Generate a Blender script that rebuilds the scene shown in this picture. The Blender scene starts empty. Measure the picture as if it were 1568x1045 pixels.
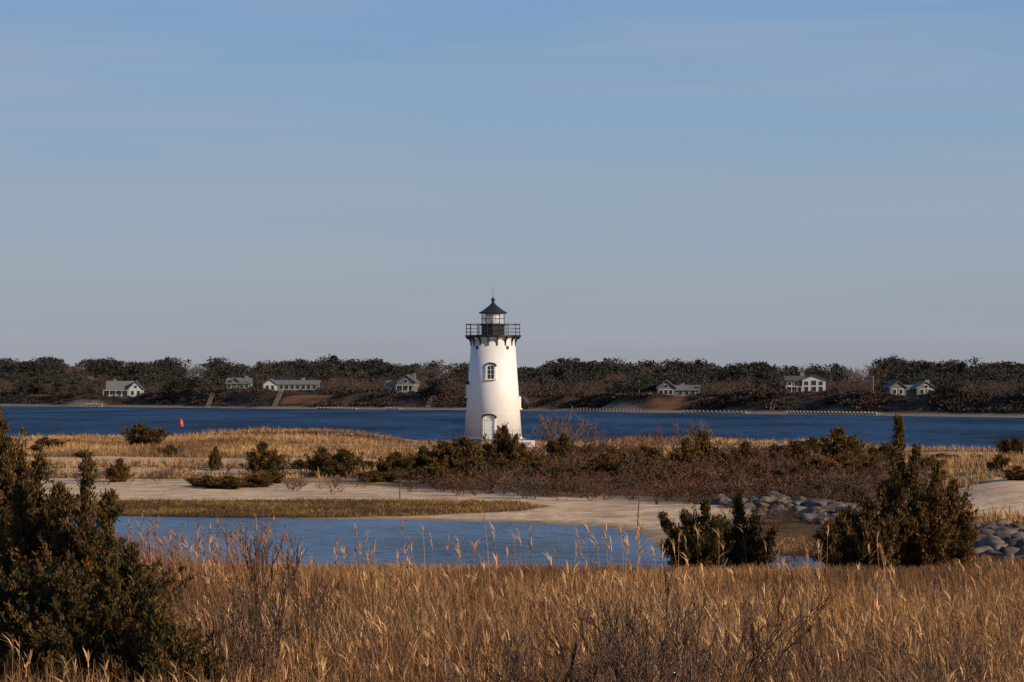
import bpy, bmesh, math, random
import numpy as np
from mathutils import Vector, Matrix, Quaternion
R = np.random.default_rng(7)
random.seed(7)
F = 3825.0; CX = 784.0; HY = 595.0; CH = 6.0
scene = bpy.context.scene

# ------------------------------------------------------------ helpers
def sstep(a, b, x):
    t = np.clip((x-a)/(b-a), 0, 1); return t*t*(3-2*t)
_perm = np.random.default_rng(3).random((256, 256))
def vnoise(x, y):
    x = np.asarray(x, float); y = np.asarray(y, float)
    xi = np.floor(x).astype(int); yi = np.floor(y).astype(int)
    fx = x-xi; fy = y-yi; fx = fx*fx*(3-2*fx); fy = fy*fy*(3-2*fy)
    g = lambda a, b: _perm[a & 255, b & 255]
    return (g(xi, yi)*(1-fx)+g(xi+1, yi)*fx)*(1-fy)+(g(xi, yi+1)*(1-fx)+g(xi+1, yi+1)*fx)*fy
def fbm(x, y, o=3):
    s = 0; a = 0.5; t = 0
    for i in range(o):
        s = s+a*vnoise(x*2**i+17*i, y*2**i+31*i); t += a; a *= .5
    return s/t
def polysdf(P, x, y):
    P = np.array(P, float); n = len(P)
    d = np.full(x.shape, 1e18); inside = np.zeros(x.shape, bool)
    for i in range(n):
        a = P[i]; b = P[(i+1) % n]
        ex, ey = b-a; wx = x-a[0]; wy = y-a[1]
        t = np.clip((wx*ex+wy*ey)/(ex*ex+ey*ey+1e-9), 0, 1)
        d = np.minimum(d, (wx-t*ex)**2+(wy-t*ey)**2)
        c = (a[1] > y) != (b[1] > y)
        if abs(ey) > 1e-9:
            inside ^= c & (x < ex*(y-a[1])/ey+a[0])
    d = np.sqrt(d)
    return np.where(inside, -d, d)
def img2w(px, py, z=0.0):
    d = F*(CH-z)/(py-HY); return ((px-CX)/F*d, d)

POND = [img2w(a, b) for a, b in [(-300,786),(150,789),(300,792),(600,796),(800,800),(930,807),(985,816),(1003,832),(1020,846),(1100,850),(1190,850),(1300,855),(1300,874),(1000,876),(400,872),(150,872),(-300,865)]]
SAND = [img2w(a, b, .25) for a, b in [(-200,736),(150,740),(300,740),(450,745),(700,752),(860,757),(1040,763),(1130,772),(1160,790),(1100,830),(1010,850),(960,822),(800,803),(500,799),(-200,790)]]
MUD = [img2w(a, b, .15) for a, b in [(-300,768),(150,770),(500,771),(700,771),(800,774),(835,779),(790,784),(600,788),(400,789),(150,789),(-300,789)]]
SAND2 = [img2w(a, b, .6) for a, b in [(1450,748),(1500,742),(1700,730),(1700,790),(1560,778),(1480,778)]]
THICK = [img2w(a, b, .5) for a, b in [(560,740),(700,738),(850,725),(1000,715),(1200,715),(1330,735),(1450,745),(1350,768),(1120,764),(1000,760),(860,755),(700,748)]]

Cpx = [-1500,0,200,340,400,480,600,700,900,1100,1300,1568,2600]; Cd = [250,257,262,276,284,280,266,262,259,250,228,203,170]
Dpx = [-1500,0,400,784,1000,1300,1568,2600]; Dd = [960,850,740,675,620,560,512,440]
LX, LY = (755-CX)/F*250, 250.0

HOUSES = []
def addH(px, yb, f):
    D = np.interp(px, Dpx, Dd)+f
    z = CH-(yb-HY)/F*D
    x = (px-CX)/F*D
    HOUSES.append((x, D, z)); return (x, D, z)
hA = addH(190, 609, 30); hB = addH(367, 597, 45); hC = addH(447, 599, 42); hD = addH(625, 601, 40)
hE = addH(1038, 607, 32); hF = addH(1235, 602, 36); hG = addH(1392, 606, 34)

def terrain(x, y):
    x = np.asarray(x, float); y = np.asarray(y, float)
    ys = np.maximum(y, 20.); px = CX+F*x/ys
    C = np.interp(px, Cpx, Cd); D = np.interp(px, Dpx, Dd)
    n = fbm(x/9, y/9)-.5; n2 = fbm(x/2.2, y/2.2, 2)-.5
    hl = .28+.5*sstep(128, 175, y)+(.15+.35*sstep(140, 200, y))*n+.06*n2
    hl = hl+.35*sstep(225, 255, y)*sstep(250, 400, px)*(1-sstep(520, 640, px))
    hl = hl+.5*sstep(1420, 1560, px)*sstep(110, 130, y)*(1-sstep(150, 200, y))
    hl = hl+4.0*(1-sstep(4, 31, y))
    k = 1-sstep(7, 15, np.hypot(x-LX, (y-LY)*.55)); hl = hl*(1-k)+.22*k
    sd = polysdf(POND, x, y)
    hl = np.where(sd > 0, .015+(hl-.015)*sstep(-1, 9, sd), -.5*sstep(0, 4, -sd))
    C = C+4*(fbm(x/14, y/50)-.5)
    h = hl*(1-sstep(C-2, C+9, y))-1.6*sstep(C+3, C+20, y)
    f = y-D-10*(fbm(x/30, y/400)-.5)
    hh = np.interp(px, [0, 784, 1568], [9.2, 8, 6.6])+3.4*(fbm(x/60+5, y/300, 2)-.5)
    far = -1.6+1.6*sstep(-16, 0, f)+.9*sstep(0, 10, f)+(2.9+1.6*(fbm(x/25, y/25)-.5))*sstep(10, 26, f)+(hh-3.8)*sstep(45, 260, f)
    far = far+(fbm(x/60, y/60)-.5)*1.5*sstep(60, 160, f)
    for (hx, hy, hz) in HOUSES:
        k = 1-sstep(12, 22, np.hypot((x-hx), (y-hy)*1.2)); far = far*(1-k)+hz*k
    return np.where(y > 380, far, h)

def th(x, y): return float(terrain(np.array([x]), np.array([y]))[0])
def place(px, py):
    z = .5
    for _ in range(5):
        x, d = img2w(px, py, z); z = .5*z+.5*th(x, d)
    x, d = img2w(px, py, z)
    return x, d, th(x, d)

class Acc:
    def __init__(s): s.V = []; s.Q = []; s.C = []; s.n = 0
    def add(s, V, Q, C):
        s.V.append(V); s.Q.append(Q+s.n); s.C.append(C); s.n += len(V)
    def arr(s): return np.concatenate(s.V), np.concatenate(s.Q), np.concatenate(s.C)
def mk(name, V, Q, C, mat, smooth=False):
    me = bpy.data.meshes.new(name)
    k = Q.shape[1]; m = len(Q)
    me.vertices.add(len(V)); me.vertices.foreach_set('co', np.ascontiguousarray(V, np.float32).ravel())
    me.loops.add(m*k); me.loops.foreach_set('vertex_index', np.ascontiguousarray(Q, np.int32).ravel())
    me.polygons.add(m); me.polygons.foreach_set('loop_start', (np.arange(m)*k).astype(np.int32))
    me.update(calc_edges=True)
    if C is not None:
        a = me.color_attributes.new('Col', 'FLOAT_COLOR', 'POINT')
        cc = np.ones((len(V), 4), np.float32); cc[:, :3] = C; a.data.foreach_set('color', cc.ravel())
    if smooth: me.polygons.foreach_set('use_smooth', np.ones(m, bool))
    me.materials.append(mat); me.update()
    return me
def obj(name, me, loc=(0, 0, 0), parent=None):
    o = bpy.data.objects.new(name, me); scene.collection.objects.link(o); o.location = loc
    if parent: o.parent = parent
    return o
def empty(name, loc=(0, 0, 0), rz=0):
    o = bpy.data.objects.new(name, None); scene.collection.objects.link(o); o.location = loc; o.rotation_euler[2] = rz
    o.empty_display_size = .5
    return o
def norm(v): return v/(np.linalg.norm(v, axis=-1, keepdims=True)+1e-9)
def strips(base, d, L, W, bend, side, nseg, col, taper=.85):
    N = len(base); t = np.linspace(0, 1, nseg+1)
    P = base[:, None]+d[:, None]*(L[:, None]*t)[..., None]+bend[:, None]*(t*t)[None, :, None]
    w = (W[:, None]*(1-taper*t**1.5))[..., None]*side[:, None]*.5
    V = np.stack([P-w, P+w], 2).reshape(-1, 3)
    b = (np.arange(N)*(nseg+1)*2)[:, None]+(np.arange(nseg)*2)[None]
    Q = np.stack([b, b+1, b+3, b+2], -1).reshape(-1, 4)
    return V, Q, np.repeat(col, (nseg+1)*2, 0)
def rdir(n, r=R): return norm(r.normal(size=(n, 3)))
def hdir(n, r=R):
    a = r.random(n)*6.2832; return np.stack([np.cos(a), np.sin(a), np.zeros(n)], -1)
def tubes(segs, col, r=R, jit=.15, k=3):
    S = np.array(segs, float); A = S[:, 0:3]; B = S[:, 3:6]; ra = S[:, 6:7]; rb = S[:, 7:8]
    d = norm(B-A); ref = np.where(np.abs(d[:, 2:3]) > .9, np.array([[1., 0, 0]]), np.array([[0, 0, 1.]]))
    s1 = norm(np.cross(d, ref)); s2 = np.cross(d, s1)
    V = []
    for i in range(k):
        a = 2*math.pi*i/k; o = s1*math.cos(a)+s2*math.sin(a)
        V += [A+o*ra, B+o*rb]
    V = np.stack(V, 1).reshape(-1, 3); N = len(S)
    b = (np.arange(N)*2*k)[:, None]
    i = np.arange(k)[None]; j = (i+1) % k
    Q = np.stack([b+2*i, b+2*j, b+2*j+1, b+2*i+1], -1).reshape(-1, 4)
    c = np.array(col)[None]*(1+jit*r.normal(size=(N, 1)))
    return V, Q, np.clip(np.repeat(c, 2*k, 0), .005, 1)
def ribs(segs, col, r=R, jit=.15):
    S = np.array(segs, float); A = S[:, 0:3]; B = S[:, 3:6]; N = len(S)
    s = norm(np.cross(B-A, rdir(N, r)))
    V = np.stack([A-s*S[:, 6:7], A+s*S[:, 6:7], B+s*S[:, 7:8], B-s*S[:, 7:8]], 1).reshape(-1, 3)
    Q = np.arange(N*4).reshape(-1, 4)
    c = np.array(col)[None]*(1+jit*r.normal(size=(N, 1)))
    return V, Q, np.clip(np.repeat(c, 4, 0), .005, 1)
def leaves(P, D, L, W, C, r=R):
    N = len(P); s = norm(np.cross(D, rdir(N, r)))*W[:, None]
    V = np.stack([P, P+D*(L*.45)[:, None]+s, P+D*L[:, None], P+D*(L*.45)[:, None]-s], 1).reshape(-1, 3)
    return V, np.arange(N*4).reshape(-1, 4), np.repeat(C, 4, 0)
def grow(segs, p, d, L, r, depth, nch, spread, up, rg, minr):
    q = p
    for i in range(2):
        d = norm(d+rg.normal(size=3)*.13+np.array([0, 0, up*.12]))
        q2 = q+d*L*.5; r2 = max(r*.8, minr)
        segs.append((*q, *q2, r, r2)); q = q2; r = r2
        if depth > 0 and i == 0 and rg.random() < .7:
            dd = norm(d+rdir(1, rg)[0]*spread+np.array([0, 0, up]))
            grow(segs, q, dd, L*.6, max(r*.6, minr), depth-1, nch, spread, up, rg, minr)
    if depth > 0:
        for _ in range(nch):
            dd = norm(d+rdir(1, rg)[0]*spread+np.array([0, 0, up]))
            grow(segs, q, dd, L*rg.uniform(.6, .85), max(r*.7, minr), depth-1, nch, spread, up, rg, minr)

# ------------------------------------------------------------ materials
def nmat(name):
    m = bpy.data.materials.new(name); m.use_nodes = True
    nt = m.node_tree; return m, nt, nt.nodes['Principled BSDF']
def simple(name, col, rough=.7, var=.15, scale=3., bump=.0, metal=0., spec=.4):
    m, nt, b = nmat(name); N = nt.nodes; L = nt.links
    tc = N.new('ShaderNodeTexCoord'); nz = N.new('ShaderNodeTexNoise'); nz.inputs['Scale'].default_value = scale; nz.inputs['Detail'].default_value = 6
    L.new(tc.outputs['Object'], nz.inputs['Vector'])
    cr = N.new('ShaderNodeValToRGB'); cr.color_ramp.elements[0].position = .3; cr.color_ramp.elements[1].position = .7
    cr.color_ramp.elements[0].color = (*[c*(1-var) for c in col], 1); cr.color_ramp.elements[1].color = (*[min(1, c*(1+var)) for c in col], 1)
    L.new(nz.outputs['Fac'], cr.inputs['Fac']); L.new(cr.outputs['Color'], b.inputs['Base Color'])
    b.inputs['Roughness'].default_value = rough; b.inputs['Metallic'].default_value = metal; b.inputs['Specular IOR Level'].default_value = spec
    if bump:
        bp = N.new('ShaderNodeBump'); bp.inputs['Strength'].default_value = bump; bp.inputs['Distance'].default_value = .05
        L.new(nz.outputs['Fac'], bp.inputs['Height']); L.new(bp.outputs['Normal'], b.inputs['Normal'])
    return m
def vegmat(name, rough=.75, transl=.0, gain=1.):
    m, nt, b = nmat(name); N = nt.nodes; L = nt.links
    at = N.new('ShaderNodeAttribute'); at.attribute_name = 'Col'
    tc = N.new('ShaderNodeTexCoord'); nz = N.new('ShaderNodeTexNoise'); nz.inputs['Scale'].default_value = 1.3; nz.inputs['Detail'].default_value = 3
    L.new(tc.outputs['Object'], nz.inputs['Vector'])
    mr = N.new('ShaderNodeMapRange'); mr.inputs['From Min'].default_value = .3; mr.inputs['From Max'].default_value = .7; mr.inputs['To Min'].default_value = .72*gain; mr.inputs['To Max'].default_value = 1.28*gain
    L.new(nz.outputs['Fac'], mr.inputs['Value'])
    mx = N.new('ShaderNodeVectorMath'); mx.operation = 'SCALE'; L.new(at.outputs['Color'], mx.inputs[0]); L.new(mr.outputs['Result'], mx.inputs['Scale'])
    L.new(mx.outputs[0], b.inputs['Base Color']); b.inputs['Roughness'].default_value = rough; b.inputs['Specular IOR Level'].default_value = .12
    if transl:
        tr = N.new('ShaderNodeBsdfTranslucent'); L.new(mx.outputs[0], tr.inputs['Color'])
        ms = N.new('ShaderNodeMixShader'); ms.inputs['Fac'].default_value = transl
        L.new(b.outputs[0], ms.inputs[1]); L.new(tr.outputs[0], ms.inputs[2]); L.new(ms.outputs[0], N['Material Output'].inputs['Surface'])
    return m
M_reed = vegmat('dry_reed', .6, .15); M_fol = vegmat('juniper_foliage', .7, .1); M_twig = vegmat('bare_twig', .8); M_far = vegmat('far_foliage', .9)
M_white = simple('white_painted_iron', (.76, .745, .715), .45, .035, 1.2, .03)
M_black = simple('black_painted_iron', (.018, .019, .022), .4, .2, 4)
M_gran = simple('granite', (.20, .165, .13), .8, .35, 2.5, .5)
M_glassd = simple('dark_window_glass', (.02, .025, .03), .08, .1, 1, 0, 0, .6)
M_wood = simple('weathered_wood', (.20, .165, .13), .8, .3, 5, .3)
M_woodp = simple('bleached_wood', (.40, .36, .30), .8, .2, 5, .2)
M_dwood = simple('dark_driftwood', (.09, .07, .055), .8, .3, 5, .3)
M_rock = simple('boulder_rock', (.125, .10, .08), .85, .6, 1.7, .8, 0, .15)
M_red = simple('red_buoy_paint', (.45, .04, .02), .4, .15, 3)
M_shing = simple('grey_shingle', (.14, .13, .12), .85, .25, 2)
M_roof = simple('grey_roof', (.085, .08, .078), .85, .2, 2)
M_roofl = simple('pale_roof', (.15, .14, .135), .8, .15, 2)
M_trim = simple('white_trim', (.50, .49, .47), .6, .06, 2)
M_signp = simple('sign_panel', (.45, .22, .25), .5, .1, 4)

# ------------------------------------------------------------ ground
s = np.concatenate([np.linspace(-3, -.33, 60)[:-1], np.linspace(-.33, .33, 420), np.linspace(.33, 3, 60)[1:]])
yy = np.concatenate([np.linspace(-40, 75, 70)[:-1], np.linspace(75, 165, 260)[:-1], np.linspace(165, 300, 170)[:-1], np.linspace(300, 480, 30)[:-1], np.linspace(480, 1150, 330)[:-1], np.linspace(1150, 7000, 40)])
YY, SS = np.meshgrid(yy, s, indexing='ij'); XX = SS*(YY+50)
xf, yf = XX.ravel(), YY.ravel()
zf = terrain(xf, yf)
nr, nc = YY.shape
ii = (np.arange(nr-1)[:, None]*nc+np.arange(nc-1)[None]).ravel()
Q = np.stack([ii, ii+1, ii+nc+1, ii+nc], -1)
def px_(x, y): return CX+F*x/np.maximum(y, 20)
def ground_col(x, y, z):
    n = fbm(x/6, y/6); n2 = fbm(x/1.1, y/1.1, 2); n3 = fbm(x/18, y/10)
    o0 = 0*x[:, None]
    c = lambda *a: np.array(a)[None]+o0
    mix = lambda A, B, t: A*(1-t[:, None])+B*t[:, None]
    dune = mix(c(.30, .18, .08), c(.17, .10, .05), sstep(.35, .65, n))
    sand = mix(c(.68, .475, .30), c(.52, .355, .215), sstep(.25, .75, n2))
    dune = mix(dune, sand, .8*sstep(.58, .68, n3)*sstep(140, 160, y))
    ns = 3.*(n2-.5)+4*(n-.5)
    col = dune
    marsh = mix(c(.15, .088, .04), c(.085, .053, .027), n2)
    col = mix(col, marsh, 1-sstep(112, 126, y+ns))
    col = mix(col, sand, 1-sstep(-.8, .8, polysdf(SAND, x, y)+ns*.7))
    col = col*(1-.28*sstep(.62, .74, fbm(x/5, y/.9, 3))*sstep(105, 118, y)*(1-sstep(160, 170, y)))[:, None]
    col = mix(col, sand, 1-sstep(-.8, .8, polysdf(SAND2, x, y)+ns))
    col = mix(col, marsh*.9, 1-sstep(-.4, .5, polysdf(MUD, x, y)+ns*.25))
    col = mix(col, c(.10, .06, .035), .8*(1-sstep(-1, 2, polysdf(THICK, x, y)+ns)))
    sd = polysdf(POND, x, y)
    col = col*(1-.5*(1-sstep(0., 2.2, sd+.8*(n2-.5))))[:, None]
    D = np.interp(px_(x, y), Dpx, Dd); f = y-D-10*(fbm(x/30, y/400)-.5)
    farc = mix(c(.060, .043, .033), c(.20, .095, .04), sstep(.60, .70, fbm(x/16, y/16)))
    farc = mix(farc, c(.045, .038, .030), sstep(25, 45, f))
    farc = mix(c(.27, .20, .135), farc, sstep(4, 8.5, f+3*(n-.5)))
    return np.where((y > 380)[:, None], farc, col)
Cg = ground_col(xf, yf, zf)
mg, nt, b = nmat('ground_sand_and_marsh'); N = nt.nodes; L = nt.links
at = N.new('ShaderNodeAttribute'); at.attribute_name = 'Col'
geo = N.new('ShaderNodeNewGeometry')
nz = N.new('ShaderNodeTexNoise'); nz.inputs['Scale'].default_value = 1.6; nz.inputs['Detail'].default_value = 9; nz.inputs['Roughness'].default_value = .6; L.new(geo.outputs['Position'], nz.inputs['Vector'])
mr = N.new('ShaderNodeMapRange'); mr.inputs['From Min'].default_value = .3; mr.inputs['From Max'].default_value = .7; mr.inputs['To Min'].default_value = .72; mr.inputs['To Max'].default_value = 1.25; L.new(nz.outputs['Fac'], mr.inputs['Value'])
mx = N.new('ShaderNodeVectorMath'); mx.operation = 'SCALE'; L.new(at.outputs['Color'], mx.inputs[0]); L.new(mr.outputs['Result'], mx.inputs['Scale'])
L.new(mx.outputs[0], b.inputs['Base Color']); b.inputs['Roughness'].default_value = .9; b.inputs['Specular IOR Level'].default_value = .05
bp = N.new('ShaderNodeBump'); bp.inputs['Strength'].default_value = .6; bp.inputs['Distance'].default_value = .12; L.new(nz.outputs['Fac'], bp.inputs['Height']); L.new(bp.outputs['Normal'], b.inputs['Normal'])
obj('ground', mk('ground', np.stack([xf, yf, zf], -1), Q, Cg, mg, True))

# ------------------------------------------------------------ water
def watermat(name, base, rough, spec, sx, sy, strength, dist, tone):
    m, nt, b = nmat(name); N = nt.nodes; L = nt.links
    geo = N.new('ShaderNodeNewGeometry'); mp = N.new('ShaderNodeMapping'); mp.inputs['Scale'].default_value = (sx, sy, 1)
    L.new(geo.outputs['Position'], mp.inputs['Vector'])
    n1 = N.new('ShaderNodeTexNoise'); n1.inputs['Scale'].default_value = 1; n1.inputs['Detail'].default_value = 5; L.new(mp.outputs[0], n1.inputs['Vector'])
    n2 = N.new('ShaderNodeTexNoise'); n2.inputs['Scale'].default_value = .08; n2.inputs['Detail'].default_value = 3; L.new(mp.outputs[0], n2.inputs['Vector'])
    bp = N.new('ShaderNodeBump'); bp.inputs['Strength'].default_value = strength; bp.inputs['Distance'].default_value = dist
    L.new(n1.outputs['Fac'], bp.inputs['Height']); L.new(bp.outputs['Normal'], b.inputs['Normal'])
    ad = N.new('ShaderNodeMath'); ad.operation = 'ADD'; L.new(n1.outputs['Fac'], ad.inputs[0]); L.new(n2.outputs['Fac'], ad.inputs[1])
    cr = N.new('ShaderNodeValToRGB'); cr.color_ramp.elements[0].position = .82/2; cr.color_ramp.elements[1].position = 1.18/2
    hf = N.new('ShaderNodeMath'); hf.operation = 'MULTIPLY'; hf.inputs[1].default_value = .5; L.new(ad.outputs[0], hf.inputs[0])
    cr.color_ramp.elements[0].color = (*[c*(1-tone) for c in base], 1); cr.color_ramp.elements[1].color = (*[c*(1+tone) for c in base], 1)
    L.new(hf.outputs[0], cr.inputs['Fac']); L.new(cr.outputs[0], b.inputs['Base Color'])
    mr = N.new('ShaderNodeMapRange'); mr.inputs['From Min'].default_value = .35; mr.inputs['From Max'].default_value = .65; mr.inputs['To Min'].default_value = spec*.45; mr.inputs['To Max'].default_value = spec*1.6
    L.new(n2.outputs['Fac'], mr.inputs['Value']); L.new(mr.outputs[0], b.inputs['Specular IOR Level'])
    b.inputs['Roughness'].default_value = rough; b.inputs['IOR'].default_value = 1.33
    return m
M_sea = watermat('harbor_water', (.0085, .032, .078), .5, .055, .45, .15, 1., .6, .75)
M_pond = watermat('pond_water', (.018, .050, .112), .22, .13, 1.3, .75, 1., .25, .7)
def sheet(name, x0, x1, y0, y1, z, mat):
    V = np.array([(x0, y0, z), (x1, y0, z), (x1, y1, z), (x0, y1, z)]); return obj(name, mk(name, V, np.array([[0, 1, 2, 3]]), None, mat))
sheet('harbor_water', -1500, 1500, 150, 1400, 0, M_sea)
sheet('pond_water', -60, 60, 74, 124, 0, M_pond)

# ------------------------------------------------------------ reeds foreground
def sample(n, d0, d1, umax=.26):
    d = np.sqrt(R.random(n)*(d1*d1-d0*d0)+d0*d0); u = (R.random(n)*2-1)*umax
    return u*d, d
wind = np.array([-.10, .03, 0])
acc = Acc()
n = 114000; x, y = sample(n, 26, 66)
u = x/y; lf = 1-sstep(-.15, -.085, u)
edge = 56+9*(fbm(x/4, y/4)-.5)+7*lf
k = (y < edge) & (R.random(n) < .55+.8*fbm(x/1.6+7, y/1.6)); x, y, u, lf = x[k], y[k], u[k], lf[k]; n = len(x)
z = terrain(x, y); patch = fbm(x/3, y/3); patch2 = fbm(x/2.2+50, y/4); patch3 = fbm(x/5+80, y/7)
H = (.70+1.35*patch+.55*lf*sstep(50, 58, y))*R.uniform(.55, 1.25, n)
base = np.stack([x, y, z-.03], -1)
d = norm(np.stack([R.normal(0, .14, n)-.02, R.normal(0, .14, n), np.ones(n)], -1))
bend = (wind[None]+R.normal(0, .14, (n, 3)))*H[:, None]*.5; bend[:, 2] = -.08*H*R.random(n)
tan = np.array([.46, .235, .088]); red = np.array([.23, .098, .045]); pale = np.array([.64, .40, .19]); dk = np.array([.085, .045, .028]); gry = np.array([.26, .175, .105])
redm = np.clip(sstep(.40, .62, patch2)*.65+.65*lf+.8*np.exp(-((u-.035)/.035)**2)*(1-sstep(40, 50, y)), 0, 1)
rr = R.random(n)
col = tan[None]*(1-redm[:, None])+red[None]*redm[:, None]
gm = sstep(.50, .66, patch3)[:, None]*.6; col = col*(1-gm)+gry[None]*gm
col = np.where((rr > .84)[:, None], pale[None]*(1-.5*redm[:, None]), col); col = np.where((rr < .27)[:, None], dk[None], col)
col = np.clip(col*(1+.22*R.normal(size=(n, 1))), .02, .8)
acc.add(*strips(base, d, H, R.uniform(.009, .019, n), bend, hdir(n), 3, col))
for j in range(2):
    t = R.uniform(.2, .85, n)[:, None]; P = base+d*(H[:, None]*t)+bend*t*t
    dl = norm(hdir(n)*.45+d+wind[None]); Ll = R.uniform(.2, .55, n); bl = hdir(n)*.10+wind[None]*.3; bl[:, 2] = -R.uniform(.0, .18, n)
    acc.add(*strips(P, dl, Ll, R.uniform(.010, .024, n), bl, hdir(n), 2, np.clip(col*R.uniform(.7, 1.25, (n, 1)), .02, .8)))
def plumed(acc, x, y, H, pc=(.56, .33, .15), pl=(.14, .30), cs=(.38, .20, .085)):
    n = len(x); z = terrain(x, y); base = np.stack([x, y, z-.03], -1)
    d = norm(np.stack([R.normal(0, .07, n)-.02, R.normal(0, .07, n), np.ones(n)], -1))
    bend = (wind[None]*.5+R.normal(0, .06, (n, 3)))*H[:, None]*.5; bend[:, 2] = 0
    col = np.clip(np.array([cs])*(1+.2*R.normal(size=(n, 1))), .03, .8)
    acc.add(*strips(base, d, H, R.uniform(.012, .018, n), bend, hdir(n), 4, col, .5))
    w2 = norm(wind[None]+hdir(n)*.16)*R.uniform(.05, .3, (n, 1))
    for j in range(8):
        t = R.uniform(.9, 1., n)[:, None]; P = base+d*(H[:, None]*t)+bend*t*t
        dl = norm(d+hdir(n)*.25+w2); Ll = R.uniform(*pl, n)
        bl = hdir(n)*.03+w2*.4; bl[:, 2] = -.05
        acc.add(*strips(P, dl, Ll, R.uniform(.012, .034, n), bl, hdir(n), 2, np.clip(np.array(pc)[None]*(1+.2*R.normal(size=(n, 1))), .03, .8)))
    for j in range(3):
        t = R.uniform(.4, .85, n)[:, None]; P = base+d*(H[:, None]*t)+bend*t*t
        dl = norm(hdir(n)*.7+d+wind[None]); Ll = R.uniform(.3, .5, n); bl = wind[None]*.3+hdir(n)*.08; bl[:, 2] = -.15
        acc.add(*strips(P, dl, Ll, R.uniform(.014, .026, n), bl, hdir(n), 2, col))
x, y = sample(700, 32, 57); plumed(acc, x, y, R.uniform(1.3, 2.0, len(x)))
x, y = sample(110, 48, 62, .16); plumed(acc, x, y, R.uniform(1.8, 2.7, len(x)))
x, y = sample(1700, 50, 65, .2); kk = x/y < -.085; plumed(acc, x[kk], y[kk], R.uniform(1.3, 2.5, kk.sum()), (.34, .17, .08), (.12, .24), (.24, .11, .05))
obj('reed_marsh', mk('reed_marsh', *acc.arr(), M_reed))

def tufts(acc, x, y, h, nb, w, c1, c2, pn=4., lean=.35):
    z = terrain(x, y); k = z > .03; x, y, z, h = x[k], y[k], z[k], h[k]; n = len(x)
    p = sstep(.35, .65, fbm(x/pn+9, y/pn))[:, None]
    base = np.stack([x, y, z-.03], -1)
    cc = np.array(c1)[None]*(1-p)+np.array(c2)[None]*p
    for j in range(nb):
        o = hdir(n)*R.uniform(0, .18, n)[:, None]
        dl = norm(np.stack([R.normal(0, lean, n)-.08, R.normal(0, lean, n), np.ones(n)], -1))
        acc.add(*strips(base+o, dl, h*R.uniform(.6, 1.15, n), w*R.uniform(.7, 1.3, n), hdir(n)*.12*h[:, None], hdir(n), 1, np.clip(cc*(1+.22*R.normal(size=(n, 1))), .02, .8), .8))
acc = Acc()
x, y = sample(34000, 54, 97); tp = 9*(fbm(x/4, y/4)-.5); h = np.clip((1-(y-52+tp)/40), .15, 1)*1.1
k = polysdf(POND, x, y)+1.0*(fbm(x/1.5, y/3)-.5) > .1; tufts(acc, x[k], y[k], h[k], 4, .026, (.36, .19, .075), (.18, .09, .042))
obj('marsh_grass', mk('marsh_grass', *acc.arr(), M_reed))
acc = Acc()
x, y = sample(34000, 112, 132); sd = polysdf(MUD, x, y); k = sd+1.6*(fbm(x/2, y/2)-.5) < 0
tufts(acc, x[k], y[k], R.uniform(.08, .24, k.sum()), 4, .035, (.26, .145, .045), (.13, .072, .03), 2.)
obj('mud_bank_grass', mk('mud_bank_grass', *acc.arr(), M_reed))
acc = Acc()
x, y = sample(100000, 96, 290); px = CX+F*x/y
sd = np.minimum(polysdf(SAND, x, y), polysdf(SAND2, x, y)); dn = fbm(x/18, y/10); nn = fbm(x/5, y/5)
k = (sd+3*(nn-.5) > .4) & (dn < .61) & (np.hypot(x-LX, (y-LY)*.45) > 4.8) & (y < np.interp(px, Cpx, Cd)+3) & ((y > 138) | (px > 1440)) & (R.random(len(x)) < .40+.75*nn)
x, y = x[k], y[k]
tufts(acc, x, y, R.uniform(.22, .6, len(x))*(.5+1.*fbm(x/3, y/3)), 4, .055, (.50, .29, .12), (.22, .12, .055), 7.)
obj('dune_grass', mk('dune_grass', *acc.arr(), M_reed))

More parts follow.
